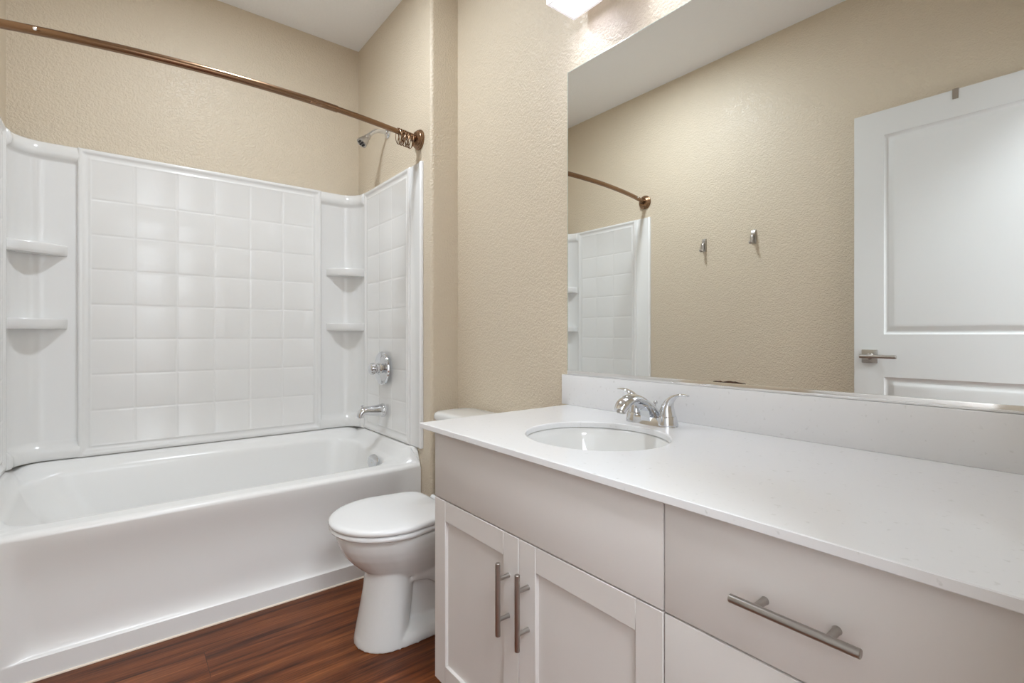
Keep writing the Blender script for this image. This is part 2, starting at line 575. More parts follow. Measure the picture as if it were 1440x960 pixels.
def corner_curve(side, off=0.0, n_=14):
    """plan of the concave corner column from the back panel round to the side panel"""
    xa = PX1 if side == 1 else PX0
    xe = XS - 0.014 if side == 1 else XL + 0.014
    yb = D - 0.012
    r = 0.105
    pts = [(xa - side * 0.01, yb + 0.008), (xa - side * 0.01, yb - off), (xa + side * 0.03, yb - off)]
    cx, cy = xe - side * r, yb - r
    for k in range(n_ + 1):
        a = PI / 2 * (1 - k / n_)
        pts.append((cx + side * (r - off) * math.cos(a), cy + (r - off) * math.sin(a)))
    pts.append((xe - side * off, PY1 + 0.002))
    pts.append((xe - side * off * 0.5, PY1 - 0.004))
    pts.append((xe + side * 0.012, PY1 - 0.004))
    return pts


for side in (1, -1):
    bm = new()
    prof = [(ZP0 + 0.001, 0.010), (ZP0 + 0.004, 0.018), (ZP0 + 0.014, 0.023), (ZP0 + 0.045, 0.022), (ZP0 + 0.060, 0.014), (ZP0 + 0.072, 0.003), (ZP0 + 0.085, 0.0),
            (1.20, 0.0), (ZP1 - 0.078, 0.0), (ZP1 - 0.071, 0.002), (ZP1 - 0.064, 0.010), (ZP1 - 0.055, 0.017), (ZP1 - 0.040, 0.020),
            (ZP1 - 0.022, 0.018), (ZP1 - 0.008, 0.012), (ZP1 - 0.002, 0.005), (ZP1, -0.010)]
    rr = [[(x, y, z) for x, y in corner_curve(side, o_)] for z, o_ in prof]
    loft(bm, rr, False)
    col = link_bm('corner_column', bm, M_ACRYL, sur, True, 60)
    for zt in (1.438, 1.126):
        cur = corner_curve(side, -0.003)[2:-2]
        # front edge: gently bowed line between the ends
        a, c = Vector((*cur[0], 0)), Vector((*cur[-1], 0))
        front = []
        for k in range(1, 12):
            t = k / 12
            q = c.lerp(a, t)
            nrm = Vector((-side * 0.78, -0.62, 0))
            q += nrm * 0.034 * math.sin(PI * t) ** 0.8
            front.append((q.x, q.y))
        plan = cur + front
        cen = Vector((sum(p[0] for p in plan) / len(plan), sum(p[1] for p in plan) / len(plan)))

        def ring(z, shrink):
            out = []
            nb = len(cur)
            for i, (x, y) in enumerate(plan):
                k = shrink if i >= nb else 0
                out.append((x + (cen.x - x) * k, y + (cen.y - y) * k, z))
            return out
        bm = new()
        loft(bm, [ring(zt - 0.044, 0.16), ring(zt - 0.038, 0.07), ring(zt - 0.030, 0.03), ring(zt - 0.008, 0.0), ring(zt - 0.002, 0.015), ring(zt, 0.06),
                  ring(zt - 0.003, 0.13)])
        link_bm('shelf', bm, M_ACRYL, col, True, 50)

# ================================================================== shower fittings
VY = 2.455
sv = thing('shower_valve', (XS - 0.027, VY, 0.882), 'chrome round shower valve with a knob on the tiled end panel', 'shower valve')
bm = new()
lathe(bm, (XS - 0.031, VY, 0.882), (-1, 0, 0), [(0, 0.088), (0.003, 0.0885), (0.008, 0.086), (0.011, 0.080), (0.010, 0.072), (0.011, 0.062), (0.018, 0.034), (0.024, 0.030)], 48)
link_bm('escutcheon', bm, M_CHROME, sv)
bm = new()
lathe(bm, (XS - 0.052, VY, 0.882), (-1, 0, 0), [(0, 0.027), (0.018, 0.026), (0.020, 0.022), (0.024, 0.022), (0.026, 0.027), (0.030, 0.029), (0.038, 0.0285), (0.048, 0.024), (0.053, 0.017), (0.055, 0)], 28, True, False)
for k in range(8):
    a = 2 * PI * k / 8
    tube(bm, [(XS - 0.052 - 0.028, VY + 0.0275 * math.cos(a), 0.882 + 0.0275 * math.sin(a)), (XS - 0.052 - 0.046, VY + 0.024 * math.cos(a), 0.882 + 0.024 * math.sin(a))], 0.0045, 8)
link_bm('knob', bm, M_CHROME, sv)

sp = thing('tub_spout', (XS - 0.027, 2.445, 0.662), 'chrome tub spout with a diverter pin below the shower valve', 'faucet')
path = spline([(1.082, 2.445, 0.663), (1.06, 2.445, 0.664), (1.02, 2.445, 0.666), (0.985, 2.445, 0.668), (0.966, 2.445, 0.662), (0.957, 2.445, 0.648), (0.955, 2.445, 0.636)], 5)
rads = [r[0] for r in spline([(0.034,), (0.032,), (0.026,), (0.0225,), (0.021,), (0.019,), (0.0175,)], 5)]
bm = new(); tube(bm, path, rads, 24)
lathe(bm, (1.083, 2.445, 0.663), (-1, 0, 0), [(0, 0.035), (0.012, 0.0355), (0.016, 0.033)], 32)
link_bm('spout', bm, M_CHROME, sp)
bm = new(); lathe(bm, (0.965, 2.445, 0.675), (0, 0, 1), [(0, 0.004), (0.018, 0.004), (0.019, 0.007), (0.023, 0.0075), (0.026, 0.005), (0.027, 0)], 14, True, False)
link_bm('diverter_pin', bm, M_CHROME, sp)

sh = thing('showerhead', (XS, 2.455, 2.128), 'brushed chrome shower head on a bent arm above the surround', 'shower head')
bm = new(); lathe(bm, (XS - 0.0005, 2.455, 2.128), (-1, 0, 0), [(0, 0.030), (0.003, 0.030), (0.008, 0.026), (0.012, 0.016), (0.013, 0.012)], 28)
link_bm('wall_flange', bm, M_CHROME, sh)
arm = spline([(1.108, 2.455, 2.128), (1.075, 2.455, 2.128), (1.045, 2.455, 2.122), (1.02, 2.455, 2.104), (1.004, 2.455, 2.088)], 6)
bm = new(); tube(bm, arm, 0.0105, 16)
link_bm('arm', bm, M_CHROME, sh)
hd = Vector((-0.62, -0.02, -0.78)).normalized()
p0 = Vector((1.006, 2.455, 2.090))
bm = new()
lathe(bm, p0, hd, [(0, 0.0120), (0.010, 0.0130), (0.012, 0.0155), (0.020, 0.0160), (0.023, 0.0140), (0.027, 0.0170), (0.034, 0.0210), (0.058, 0.0270), (0.066, 0.0275), (0.068, 0.0250), (0.065, 0.0230), (0.065, 0)], 32, True, False)
link_bm('head', bm, M_NICKEL, sh)
bm = new(); u, v = frame(hd)
for k in range(6):
    a = 2 * PI * k / 6
    lathe(bm, p0 + hd * 0.0645 + (u * math.cos(a) + v * math.sin(a)) * 0.014, hd, [(0, 0.0052), (0.003, 0.006), (0.0035, 0)], 10, True, False)
lathe(bm, p0 + hd * 0.0645, hd, [(0, 0.006), (0.003, 0.006), (0.0035, 0)], 10, True, False)
link_bm('nozzle_insert', bm, M_DARK, sh)

# curtain rod ---------------------------------------------------------------
rod = thing('shower_curtain_rod', ((XL + XS) / 2, 2.10, 1.985), 'curved brown bronze shower curtain rod spanning the tub alcove', 'curtain rod')
ctrl = []
for k in range(13):
    f = -1 + 2 * k / 12
    ctrl.append((0.3706 + f * (0.74 - 0.012), 2.105 - 0.096 * (1 - f * f) - 0.004 * f, 1.9805 + 0.002 * (1 - f * f)))
sp_pts = spline(ctrl, 6)
cut = [i for i, p in enumerate(sp_pts) if p[0] > 0.70][0]
thick, thin = sp_pts[:cut], sp_pts[cut - 1:]
bm = new(); tube(bm, thick, 0.0138, 20); link_bm('outer_tube', bm, M_BRONZE, rod)
bm = new(); tube(bm, thin, 0.0118, 20); link_bm('inner_tube', bm, M_BRONZE, rod)
for side in (1, -1):
    x = XS - 0.0005 if side == 1 else XL + 0.0005
    y = 2.102 if side == 1 else 2.112
    bm = new()
    lathe(bm, (x, y, 1.981), (-side, 0, 0), [(0, 0.047), (0.004, 0.0475), (0.008, 0.046), (0.010, 0.043), (0.014, 0.0425), (0.017, 0.040), (0.019, 0.036), (0.024, 0.0345),
                                            (0.027, 0.030), (0.029, 0.0245), (0.029, 0.017), (0.026, 0.0155)], 36)
    fl = link_bm('wall_flange', bm, M_BRONZE, rod)
    bm = new(); lathe(bm, (x - side * 0.0292, y, 1.981), (-side, 0, 0), [(0, 0.0168), (0.008, 0.0160), (0.010, 0.0140)], 24)
    link_bm('socket', bm, M_BRASSDARK, fl)
bm = new()
q = Vector(ctrl[8]) + Vector((-0.01, 0, 0)); box(bm, q.x - 0.022, q.x + 0.026, q.y - 0.017, q.y - 0.008, q.z - 0.014, q.z - 0.006, 0.003)
link_bm('lock_clip', bm, M_BRONZE, rod)
bm = new(); lathe(bm, (-0.202, 2.0455, 1.975), (0.1, -0.8, -0.35), [(0, 0.005), (0.004, 0.005), (0.006, 0.003), (0.006, 0)], 16, True, False)
link_bm('set_screw', bm, M_CHAN, rod)

# bunched curtain rings: each a bent wire loop hanging from the rod ------------
tilts = [(-0.10, 0.20), (0.14, -0.1), (-0.2, 0.1), (0.1, 0.25), (0.26, -0.15), (-0.12, 0.05), (0.18, 0.2), (-0.05, -0.2), (0.22, 0.1), (-0.15, 0.0), (0.08, 0.22), (0.2, -0.05)]
for i, (tx, tz) in enumerate(tilts):
    x = 0.990 + 0.0068 * i
    f = (x - 0.3706) / 0.728
    y = 2.105 - 0.096 * (1 - f * f) - 0.004 * f
    z = 1.981
    t = thing('curtain_ring', (x, y, z), 'small bronze wire curtain ring bunched on the rod beside its right wall flange', 'curtain ring', 'bunched curtain rings')
    bm = new()
    rot = Matrix.Rotation(tz, 3, 'Z') @ Matrix.Rotation(tx, 3, 'Y')
    pts = []
    for k in range(28):
        a = 2 * PI * k / 28
        w = 0.0215 * (1 - 0.15 * math.sin(a))
        pts.append(Vector((x, y, z - 0.0205)) + rot @ Vector((0, w * math.cos(a), 0.0350 * math.sin(a) + 0.0)))
    tube(bm, pts, 0.0017, 8, closed=True)
    link_bm('wire_loop', bm, M_BRONZE, t)
    bm = new()
    for k in range(3):
        a = PI / 2 + (k - 1) * 0.45
        pc = Vector((x, y, z - 0.0205)) + rot @ Vector((0, 0.0215 * math.cos(a), 0.035 * math.sin(a)))
        lathe(bm, pc - Vector((0.003, 0, 0)), (1, 0, 0), [(0, 0.0016), (0.001, 0.0036), (0.005, 0.0036), (0.006, 0.0016)], 12)
    link_bm('roller_bead', bm, M_BRONZE, t)

# ================================================================== toilet
TY = 1.638
toi = thing('toilet', (0.90, TY, 0), 'white porcelain toilet with closed lid between the tub and the vanity', 'toilet')


def egg(xf, xb, hw, z, cx=None, hwb=None, n_=40, e=2.0):
    """plan: rounded front at xf (towards -X), squarer back at xb"""
    cx = cx if cx is not None else xf + (xb - xf) * 0.52
    hwb = hwb if hwb is not None else hw
    out = []
    for k in range(n_):
        a = 2 * PI * k / n_
        cc, ss = math.cos(a), math.sin(a)
        if cc <= 0:
            x = cx + (cx - xf) * cc
            y = hw * ss
        else:
            ex = 2.0 / e
            fx = abs(cc) ** ex
            x = cx + (xb - cx) * fx
            w = hw + (hwb - hw) * fx
            y = w * math.copysign(abs(ss) ** ex, ss)
        out.append((x, TY + y, z))
    return out


bm = new()
loft(bm, [egg(0.690, 0.97, 0.098, 0.225), egg(0.668, 0.98, 0.106, 0.238), egg(0.640, 0.99, 0.120, 0.258), egg(0.612, 1.0, 0.137, 0.285),
          egg(0.588, 1.0, 0.153, 0.315), egg(0.572, 1.0, 0.166, 0.345), egg(0.563, 1.0, 0.173, 0.372), egg(0.562, 1.0, 0.174, 0.392)])
# rear deck under the tank
box(bm, 0.94, 1.22, TY - 0.115, TY + 0.115, 0.30, 0.392, 0.02, 3)
# front pedestal column
loft(bm, [egg(0.622, 0.80, 0.110, 0.0, 0.735, 0.108), egg(0.628, 0.80, 0.108, 0.03, 0.735, 0.106), egg(0.643, 0.815, 0.102, 0.10, 0.735, 0.100), egg(0.657, 0.825, 0.098, 0.17, 0.74, 0.097),
          egg(0.664, 0.83, 0.096, 0.22, 0.74, 0.094), egg(0.668, 0.83, 0.097, 0.26, 0.74, 0.094)])
# trapway body behind, foot flange
loft(bm, [egg(0.70, 1.06, 0.062, 0.0), egg(0.70, 1.06, 0.062, 0.12), egg(0.72, 1.10, 0.070, 0.22), egg(0.74, 1.15, 0.08, 0.31)])
tube(bm, spline([(0.80, TY - 0.060, 0.23), (0.88, TY - 0.070, 0.215), (0.95, TY - 0.072, 0.15), (1.0, TY - 0.068, 0.06)], 6), 0.036, 14)
tube(bm, spline([(0.80, TY + 0.060, 0.23), (0.88, TY + 0.070, 0.215), (0.95, TY + 0.072, 0.15), (1.0, TY + 0.068, 0.06)], 6), 0.036, 14)
loft(bm, [egg(0.622, 1.09, 0.115, 0.0, 0.80, 0.108, e=3), egg(0.624, 1.09, 0.115, 0.024, 0.80, 0.108, e=3), egg(0.632, 1.085, 0.106, 0.040, 0.80, 0.100, e=3),
          egg(0.66, 1.07, 0.07, 0.060, 0.80, 0.07, e=3)])
bowl = link_bm('bowl', bm, M_PORC, toi, True, 180)
rm = bowl.modifiers.new('blend', 'REMESH'); rm.mode = 'VOXEL'; rm.voxel_size = 0.005; rm.use_smooth_shade = True
sm = bowl.modifiers.new('soften', 'SMOOTH'); sm.factor = 0.5; sm.iterations = 7
bm = new()
loft(bm, [egg(0.553, 0.955, 0.180, 0.3955, 0.745, 0.150, e=3), egg(0.546, 0.958, 0.186, 0.399, 0.745, 0.154, e=3), egg(0.543, 0.958, 0.188, 0.405, 0.745, 0.155, e=3),
          egg(0.546, 0.956, 0.186, 0.411, 0.745, 0.153, e=3), egg(0.555, 0.953, 0.180, 0.414, 0.745, 0.15, e=3)])
link_bm('seat', bm, M_SEAT, toi, True, 50)
bm = new()
loft(bm, [egg(0.551, 0.931, 0.181, 0.4155, 0.745, 0.150, e=7), egg(0.543, 0.935, 0.187, 0.418, 0.745, 0.155, e=7), egg(0.540, 0.936, 0.189, 0.424, 0.745, 0.156, e=7),
          egg(0.542, 0.935, 0.188, 0.430, 0.745, 0.155, e=7), egg(0.549, 0.931, 0.182, 0.4345, 0.745, 0.151, e=7), egg(0.562, 0.924, 0.170, 0.4365, 0.745, 0.142, e=6),
          egg(0.60, 0.92, 0.132, 0.4385, 0.745, 0.11, e=3), egg(0.70, 0.80, 0.04, 0.440, 0.745, 0.04, e=2)])
link_bm('lid', bm, M_SEAT, toi, True, 50)
for s_ in (-1, 1):
    bm = new()
    lathe(bm, (0.972, TY + s_ * 0.075 - 0.022, 0.412), (0, 1, 0), [(0, 0.009), (0.002, 0.011), (0.042, 0.011), (0.044, 0.009)], 16)
    box(bm, 0.962, 0.984, TY + s_ * 0.075 - 0.016, TY + s_ * 0.075 + 0.016, 0.390, 0.412, 0.003)
    link_bm('hinge', bm, M_SEAT, toi)
bm = new()
loft(bm, [rrect(1.075, 1.232, TY - 0.20, TY + 0.20, 0.035, 0.385), rrect(1.062, 1.236, TY - 0.225, TY + 0.225, 0.04, 0.42), rrect(1.052, 1.240, TY - 0.238, TY + 0.238, 0.045, 0.69)])
link_bm('tank', bm, M_PORC, toi, True, 50)
bm = new()


def tl(ins, z): return rrect(1.044 + ins, 1.243 - ins * 0.4, TY - 0.250 + ins, TY + 0.250 - ins, 0.055, z)


loft(bm, [tl(0.008, 0.692), tl(0.002, 0.697), tl(0, 0.704), tl(0, 0.716), tl(0.003, 0.724), tl(0.010, 0.729), tl(0.03, 0.7315)])
link_bm('tank_lid', bm, M_PORC, toi, True, 50)
bm = new()
tube(bm, [(1.056, TY + 0.17, 0.64), (1.036, TY + 0.17, 0.64)], 0.009, 14)
tube(bm, [(1.036, TY + 0.175, 0.641), (1.034, TY + 0.14, 0.638), (1.034, TY + 0.105, 0.632)], [0.008, 0.0065, 0.0075], 12)
link_bm('flush_lever', bm, M_CHROME, toi)

# ================================================================== vanity
XF = 0.677                 # door / drawer fronts
VY0, VY1, VS = 0.045, 1.194, 0.4635
ZTOP = 0.8123
ZUND = 0.7975
CB = 0.115                 # bottom of the box, above the toe kick


def pull(bm, p, q, out, r=0.0058, post_in=0.22, stand=0.030):
    p, q, out = Vector(p), Vector(q), Vector(out)
    ax = (q - p).normalized()
    a, c = p + out * stand, q + out * stand
    L = (q - p).length
    lathe(bm, a, ax, [(0, r * 0.86), (r * 0.15, r), (L - r * 0.15, r), (L, r * 0.86)], 18)
    for t in (post_in, 1 - post_in):
        m_ = p.lerp(q, t)
        lathe(bm, m_, out, [(0, r * 0.98), (0.003, r * 0.86), (stand, r * 0.86)], 16)


def slab(bm, y0, y1, z0, z1, t=0.019):
    box(bm, XF, XF + t, y0, y1, z0, z1, 0.0012, 2)


def shaker(bm, y0, y1, z0, z1, w=0.054):
    box(bm, XF, XF + 0.019, y0, y0 + w, z0, z1, 0.001, 1)
    box(bm, XF, XF + 0.019, y1 - w, y1, z0, z1, 0.001, 1)
    box(bm, XF + 0.0002, XF + 0.019, y0 + w, y1 - w, z1 - w, z1, 0.001, 1)
    box(bm, XF + 0.0002, XF + 0.019, y0 + w, y1 - w, z0, z0 + w, 0.001, 1)
    box(bm, XF + 0.0095, XF + 0.017, y0 + w - 0.003, y1 - w + 0.003, z0 + w - 0.003, z1 - w + 0.003)


ZSEAM = 0.6155
G = 0.0016
cab = thing('sink_base_cabinet', ((XF + XM) / 2, (VS + VY1) / 2, 0), 'light greige base cabinet under the sink with two shaker doors beside the toilet', 'cabinet')
bm = new()
box(bm, XF + 0.0205, XM - 0.003, VY1 - 0.018, VY1, CB, ZUND - 0.001)
link_bm('end_panel', bm, M_CAB, cab, False)
bm = new()
box(bm, XF + 0.0205, XM - 0.003, VS + 0.001, VS + 0.018, CB, ZUND - 0.001)
box(bm, XF + 0.0205, XM - 0.003, VS + 0.018, VY1 - 0.018, CB, CB + 0.018)
box(bm, XM - 0.012, XM - 0.003, VS + 0.018, VY1 - 0.018, CB + 0.018, ZUND - 0.001)
box(bm, XF + 0.0205, XF + 0.039, VS + 0.018, VY1 - 0.018, ZSEAM - 0.02, ZSEAM + 0.02)
box(bm, XF + 0.0205, XF + 0.039, VS + 0.018, VY1 - 0.018, ZUND - 0.03, ZUND - 0.001)
link_bm('carcass', bm, M_CARC, cab, False)
bm = new(); box(bm, XF + 0.08, XF + 0.096, VS, VY1, 0, CB - 0.001)
box(bm, XF + 0.096, XM - 0.003, VY1 - 0.018, VY1, 0, CB - 0.001)
link_bm('toe_kick', bm, M_CAB, cab, False)
bm = new(); slab(bm, VS + G, VY1 - 0.001, ZSEAM + G, ZUND - 0.006)
link_bm('false_front', bm, M_CAB, cab, True, 40)
YMID = 0.829
for y0, y1, hy in ((YMID + 0.0010, VY1 - 0.001, 0.8645), (VS + G, YMID - 0.0010, 0.797)):
    bm = new(); shaker(bm, y0, y1, CB + 0.004, ZSEAM - G)
    d = link_bm('door', bm, M_CAB, cab, True, 40)
    bm = new(); pull(bm, (XF, hy, 0.397), (XF, hy, 0.557), (-1, 0, 0))
    tag(link_bm('bar_pull', bm, M_PULL, d, True, 40), 'brushed steel bar pull')
dra = thing('drawer_base_cabinet', ((XF + XM) / 2, (VS + VY0) / 2, 0), 'light greige drawer cabinet with one horizontal bar pull at the near vanity end', 'cabinet')
bm = new()
box(bm, XF + 0.0205, XM - 0.003, VS - 0.018, VS - 0.001, CB, ZUND - 0.001)
box(bm, XF + 0.0205, XM - 0.003, VY0, VY0 + 0.018, CB, ZUND - 0.001)
box(bm, XF + 0.0205, XM - 0.003, VY0 + 0.018, VS - 0.018, CB, CB + 0.018)
box(bm, XM - 0.012, XM - 0.003, VY0 + 0.018, VS - 0.018, CB + 0.018, ZUND - 0.001)
box(bm, XF + 0.0205, XF + 0.039, VY0 + 0.018, VS - 0.018, ZUND - 0.03, ZUND - 0.001)
box(bm, XF + 0.0205, XF + 0.039, VY0 + 0.018, VS - 0.018, ZSEAM - 0.02, ZSEAM + 0.02)
box(bm, XF + 0.0205, XF + 0.039, VY0 + 0.018, VS - 0.018, 0.365 - 0.02, 0.365 + 0.02)
link_bm('carcass', bm, M_CARC, dra, False)
bm = new(); box(bm, XF + 0.08, XF + 0.096, VY0, VS, 0, CB - 0.001); link_bm('toe_kick', bm, M_CAB, dra, False)
for z0, z1 in ((ZSEAM + G, ZUND - 0.006), (0.365 + G, ZSEAM - G), (CB + 0.004, 0.365 - G)):
    bm = new(); slab(bm, VY0 + 0.001, VS - G, z0, z1)
    d = link_bm('drawer', bm, M_CAB, dra, True, 40)
    zc = 0.700 if z0 > 0.6 else (z0 + z1) / 2 + 0.03
    bm = new(); pull(bm, (XF, 0.188, zc), (XF, 0.340, zc), (-1, 0, 0))
    tag(link_bm('bar_pull', bm, M_PULL, d, True, 40), 'brushed steel bar pull')
# scribe strip between the drawers and the doorway wall
bm = new(); box(bm, XF + 0.004, XM - 0.003, YR + 0.001, VY0 - 0.001, 0, ZUND - 0.001)
struct('trim_3', bm, M_CAB)

# countertop with an oval cut-out -------------------------------------------
XK, YK = 0.6534, 1.2382
SX, SY, SA, SB = 0.917, 0.822, 0.180, 0.168      # sink centre, half-length along Y, half-width along X
top = thing('countertop', ((XK + XM) / 2, 0.63, ZUND), 'white quartz vanity countertop with an oval sink cut-out on the greige cabinets', 'countertop')


def slab_with_hole(bm, x0, x1, y0, y1, z0, z1, bev=0.0015):
    N = 96

    def outer(ins, z):
        out = []
        for k in range(N):
            a = 2 * PI * k / N
            dx, dy = math.cos(a), math.sin(a)
            ts = []
            if dx > 1e-9: ts.append((x1 - ins - SX) / dx)
            if dx < -1e-9: ts.append((x0 + ins - SX) / dx)
            if dy > 1e-9: ts.append((y1 - ins - SY) / dy)
            if dy < -1e-9: ts.append((y0 + ins - SY) / dy)
            t = min(ts)
            out.append([SX + dx * t, SY + dy * t, z])
        for cx, cy in ((x0, y0), (x0, y1), (x1, y0), (x1, y1)):
            tx = x0 + ins if cx == x0 else x1 - ins
            ty = y0 + ins if cy == y0 else y1 - ins
            j = min(range(N), key=lambda i: (out[i][0] - tx) ** 2 + (out[i][1] - ty) ** 2)
            out[j][0], out[j][1] = tx, ty
        return out

    def hole(g, z): return [[SX + (SB + g) * math.cos(2 * PI * k / N), SY + (SA + g) * math.sin(2 * PI * k / N), z] for k in range(N)]
    loft(bm, [hole(0, z0), outer(bev, z0), outer(0, z0 + bev), outer(0, z1 - bev), outer(bev, z1), hole(0.003, z1), hole(0.0008, z1 - 0.001), hole(0, z1 - 0.003), hole(0, z0)], True, False, False)


bm = new()
slab_with_hole(bm, XK, XM - 0.001, YR + 0.001, YK, ZUND, ZTOP)
bmesh.ops.remove_doubles(bm, verts=bm.verts, dist=0.00001)
link_bm('slab', bm, M_TOP, top, False)
ZB = 0.9164
bm = new(); box(bm, XM - 0.020, XM - 0.001, YR + 0.001, 1.267, ZTOP, ZB, 0.0012, 2)
tag(link_bm('backsplash', bm, M_TOP, None, True, 40), 'low white quartz backsplash standing on the countertop below the mirror', 'backsplash')

# undermount sink -----------------------------------------------------------
snk = thing('sink', (SX, SY, ZUND - 0.145), 'white oval undermount sink set in the countertop below the chrome faucet', 'sink')
bm = new()


def el(g, z, sx=0.0): return [(SX + sx + (SB + g) * math.cos(2 * PI * k / 64), SY + (SA + g) * math.sin(2 * PI * k / 64), z) for k in range(64)]


loft(bm, [el(0.022, ZUND - 0.016), el(0.022, ZUND - 0.0012), el(0.004, ZUND - 0.0012), el(-0.001, ZUND - 0.005), el(-0.008, ZUND - 0.020), el(-0.022, ZUND - 0.055), el(-0.045, ZUND - 0.092), el(-0.075, ZUND - 0.117),
          el(-0.11, ZUND - 0.130), el(-0.138, ZUND - 0.136), el(-0.146, ZUND - 0.140)], True, False, True)
link_bm('basin', bm, M_PORC, snk, True, 50)
bm = new()
lathe(bm, (SX, SY, ZUND - 0.1385), (0, 0, 1), [(0, 0.024), (0.003, 0.0225), (0.004, 0.018), (0.002, 0.016), (0.003, 0.012), (0.005, 0)], 28, True, False)
link_bm('drain', bm, M_CHROME, snk)

# faucet --------------------------------------------------------------------
FX, FY = 1.150, 0.828
fz = ZTOP
fau = thing('bathroom_faucet', (FX, FY, fz), 'chrome two-handle bathroom faucet on the counter behind the sink', 'faucet')
bm = new()


def stad(hl, hw, z, n_=12):
    """stadium outline along Y"""
    out = []
    for k in range(n_ + 1):
        a = k / n_ * PI
        out.append((FX + hw * math.cos(a), FY + hl - hw + hw * math.sin(a), z))
    for k in range(n_ + 1):
        a = PI + k / n_ * PI
        out.append((FX + hw * math.cos(a), FY - hl + hw + hw * math.sin(a), z))
    return out


loft(bm, [stad(0.080, 0.0275, fz), stad(0.0795, 0.027, fz + 0.004), stad(0.077, 0.0235, fz + 0.017), stad(0.075, 0.021, fz + 0.021)])
link_bm('base', bm, M_CHROME, fau, True, 40)
for s_ in (1, -1):
    hy = FY + s_ * 0.051
    bm = new()
    lathe(bm, (FX, hy, fz + 0.0015), (0, 0, 1), [(0, 0.0285), (0.004, 0.0285), (0.024, 0.0245), (0.026, 0.023)], 32)
    pod = link_bm('handle_pod', bm, M_CHROME, fau, True, 40)
    bm = new()
    # bell rising from the pod and sweeping out into a thin lever blade
    path = spline([(FX, hy, fz + 0.027), (FX, hy, fz + 0.040), (FX, hy + s_ * 0.003, fz + 0.056), (FX, hy + s_ * 0.011, fz + 0.071), (FX, hy + s_ * 0.026, fz + 0.082),
                   (FX, hy + s_ * 0.044, fz + 0.087), (FX, hy + s_ * 0.062, fz + 0.086)], 5)
    wid = [r[0] for r in spline([(0.0225,), (0.0205,), (0.0165,), (0.0135,), (0.0115,), (0.0105,), (0.0075,)], 5)]
    thk = [r[0] for r in spline([(0.0225,), (0.0200,), (0.0150,), (0.0095,), (0.0050,), (0.0034,), (0.0022,)], 5)]
    rings = []
    for i, p in enumerate(path):
        p = Vector(p)
        t = (Vector(path[min(i + 1, len(path) - 1)]) - Vector(path[max(i - 1, 0)])).normalized()
        u = Vector((1, 0, 0)); v = t.cross(u).normalized()
        rings.append([p + u * wid[i] * math.cos(a) + v * thk[i] * math.sin(a) for a in [2 * PI * k / 20 for k in range(20)]])
    loft(bm, rings)
    link_bm('lever', bm, M_CHROME, pod, True, 50)
bm = new()
path = spline([(FX + 0.016, FY, fz + 0.012), (FX + 0.004, FY, fz + 0.030), (FX - 0.020, FY, fz + 0.051), (FX - 0.045, FY, fz + 0.066), (FX - 0.072, FY, fz + 0.074), (FX - 0.098, FY, fz + 0.073),
               (FX - 0.122, FY, fz + 0.062), (FX - 0.136, FY, fz + 0.047)], 5)
wid = [r[0] for r in spline([(0.026,), (0.024,), (0.020,), (0.0175,), (0.0175,), (0.0195,), (0.0200,), (0.0160,)], 5)]
thk = [r[0] for r in spline([(0.016,), (0.0165,), (0.0135,), (0.0115,), (0.0125,), (0.0145,), (0.0155,), (0.0125,)], 5)]
rings = []
for i, p in enumerate(path):
    p = Vector(p)
    t = (Vector(path[min(i + 1, len(path) - 1)]) - Vector(path[max(i - 1, 0)])).normalized()
    u = Vector((0, 1, 0)); v = t.cross(u).normalized()
    rings.append([p + u * wid[i] * math.cos(a) + v * thk[i] * math.sin(a) for a in [2 * PI * k / 24 for k in range(24)]])
loft(bm, rings)
# arched web below the spout
loft(bm, [[(FX - 0.062, FY - w, fz + 0.060), (FX - 0.030, FY - w, fz + 0.020 + 0.018), (FX - 0.024, FY - w, fz + 0.001), (FX + 0.015, FY - w, fz + 0.001), (FX + 0.012, FY - w, fz + 0.022), (FX - 0.02, FY - w, fz + 0.050)] for w in (-0.015, 0.015)])
link_bm('spout', bm, M_CHROME, fau, True, 40)
bm = new(); lathe(bm, (FX - 0.128, FY, fz + 0.051), (-0.35, 0, -1), [(0, 0.0115), (0.010, 0.0115), (0.011, 0.009), (0.009, 0.008), (0.009, 0)], 20, True, False)
link_bm('aerator', bm, M_NICKEL, fau)
bm = new(); lathe(bm, (FX + 0.020, FY, fz + 0.015), (0, 0, 1), [(0, 0.0022), (0.036, 0.0022), (0.037, 0.0045), (0.041, 0.0062), (0.044, 0.0058), (0.046, 0.003), (0.0463, 0)], 16, True, False)
link_bm('lift_rod', bm, M_CHROME, fau)

# ================================================================== mirror
ZM0, ZM1 = 0.9313, 1.9913
YM = 1.2519
mir = thing('wall_mirror', (XM - 0.005, 0.64, ZB), 'large frameless wall mirror standing in a metal channel above the backsplash', 'mirror')
bm = new(); box(bm, XM - 0.006, XM - 0.0062 + 0.0002 + 0.0001, YR + 0.003, YM - 0.0022, ZM0, ZM1 - 0.0015)
link_bm('glass', bm, M_MIRROR, mir, False)
bm = new()
box(bm, XM - 0.0058, XM - 0.0005, YR + 0.003, YM, ZB + 0.001, ZM1)
link_bm('backing', bm, M_MEDGE, mir, False)
bm = new()
box(bm, XM - 0.0084, XM - 0.0066, YR + 0.003, YM, ZB + 0.0005, ZM0, 0.0006, 2)
link_bm('bottom_channel', bm, M_CHAN, mir, True, 40)
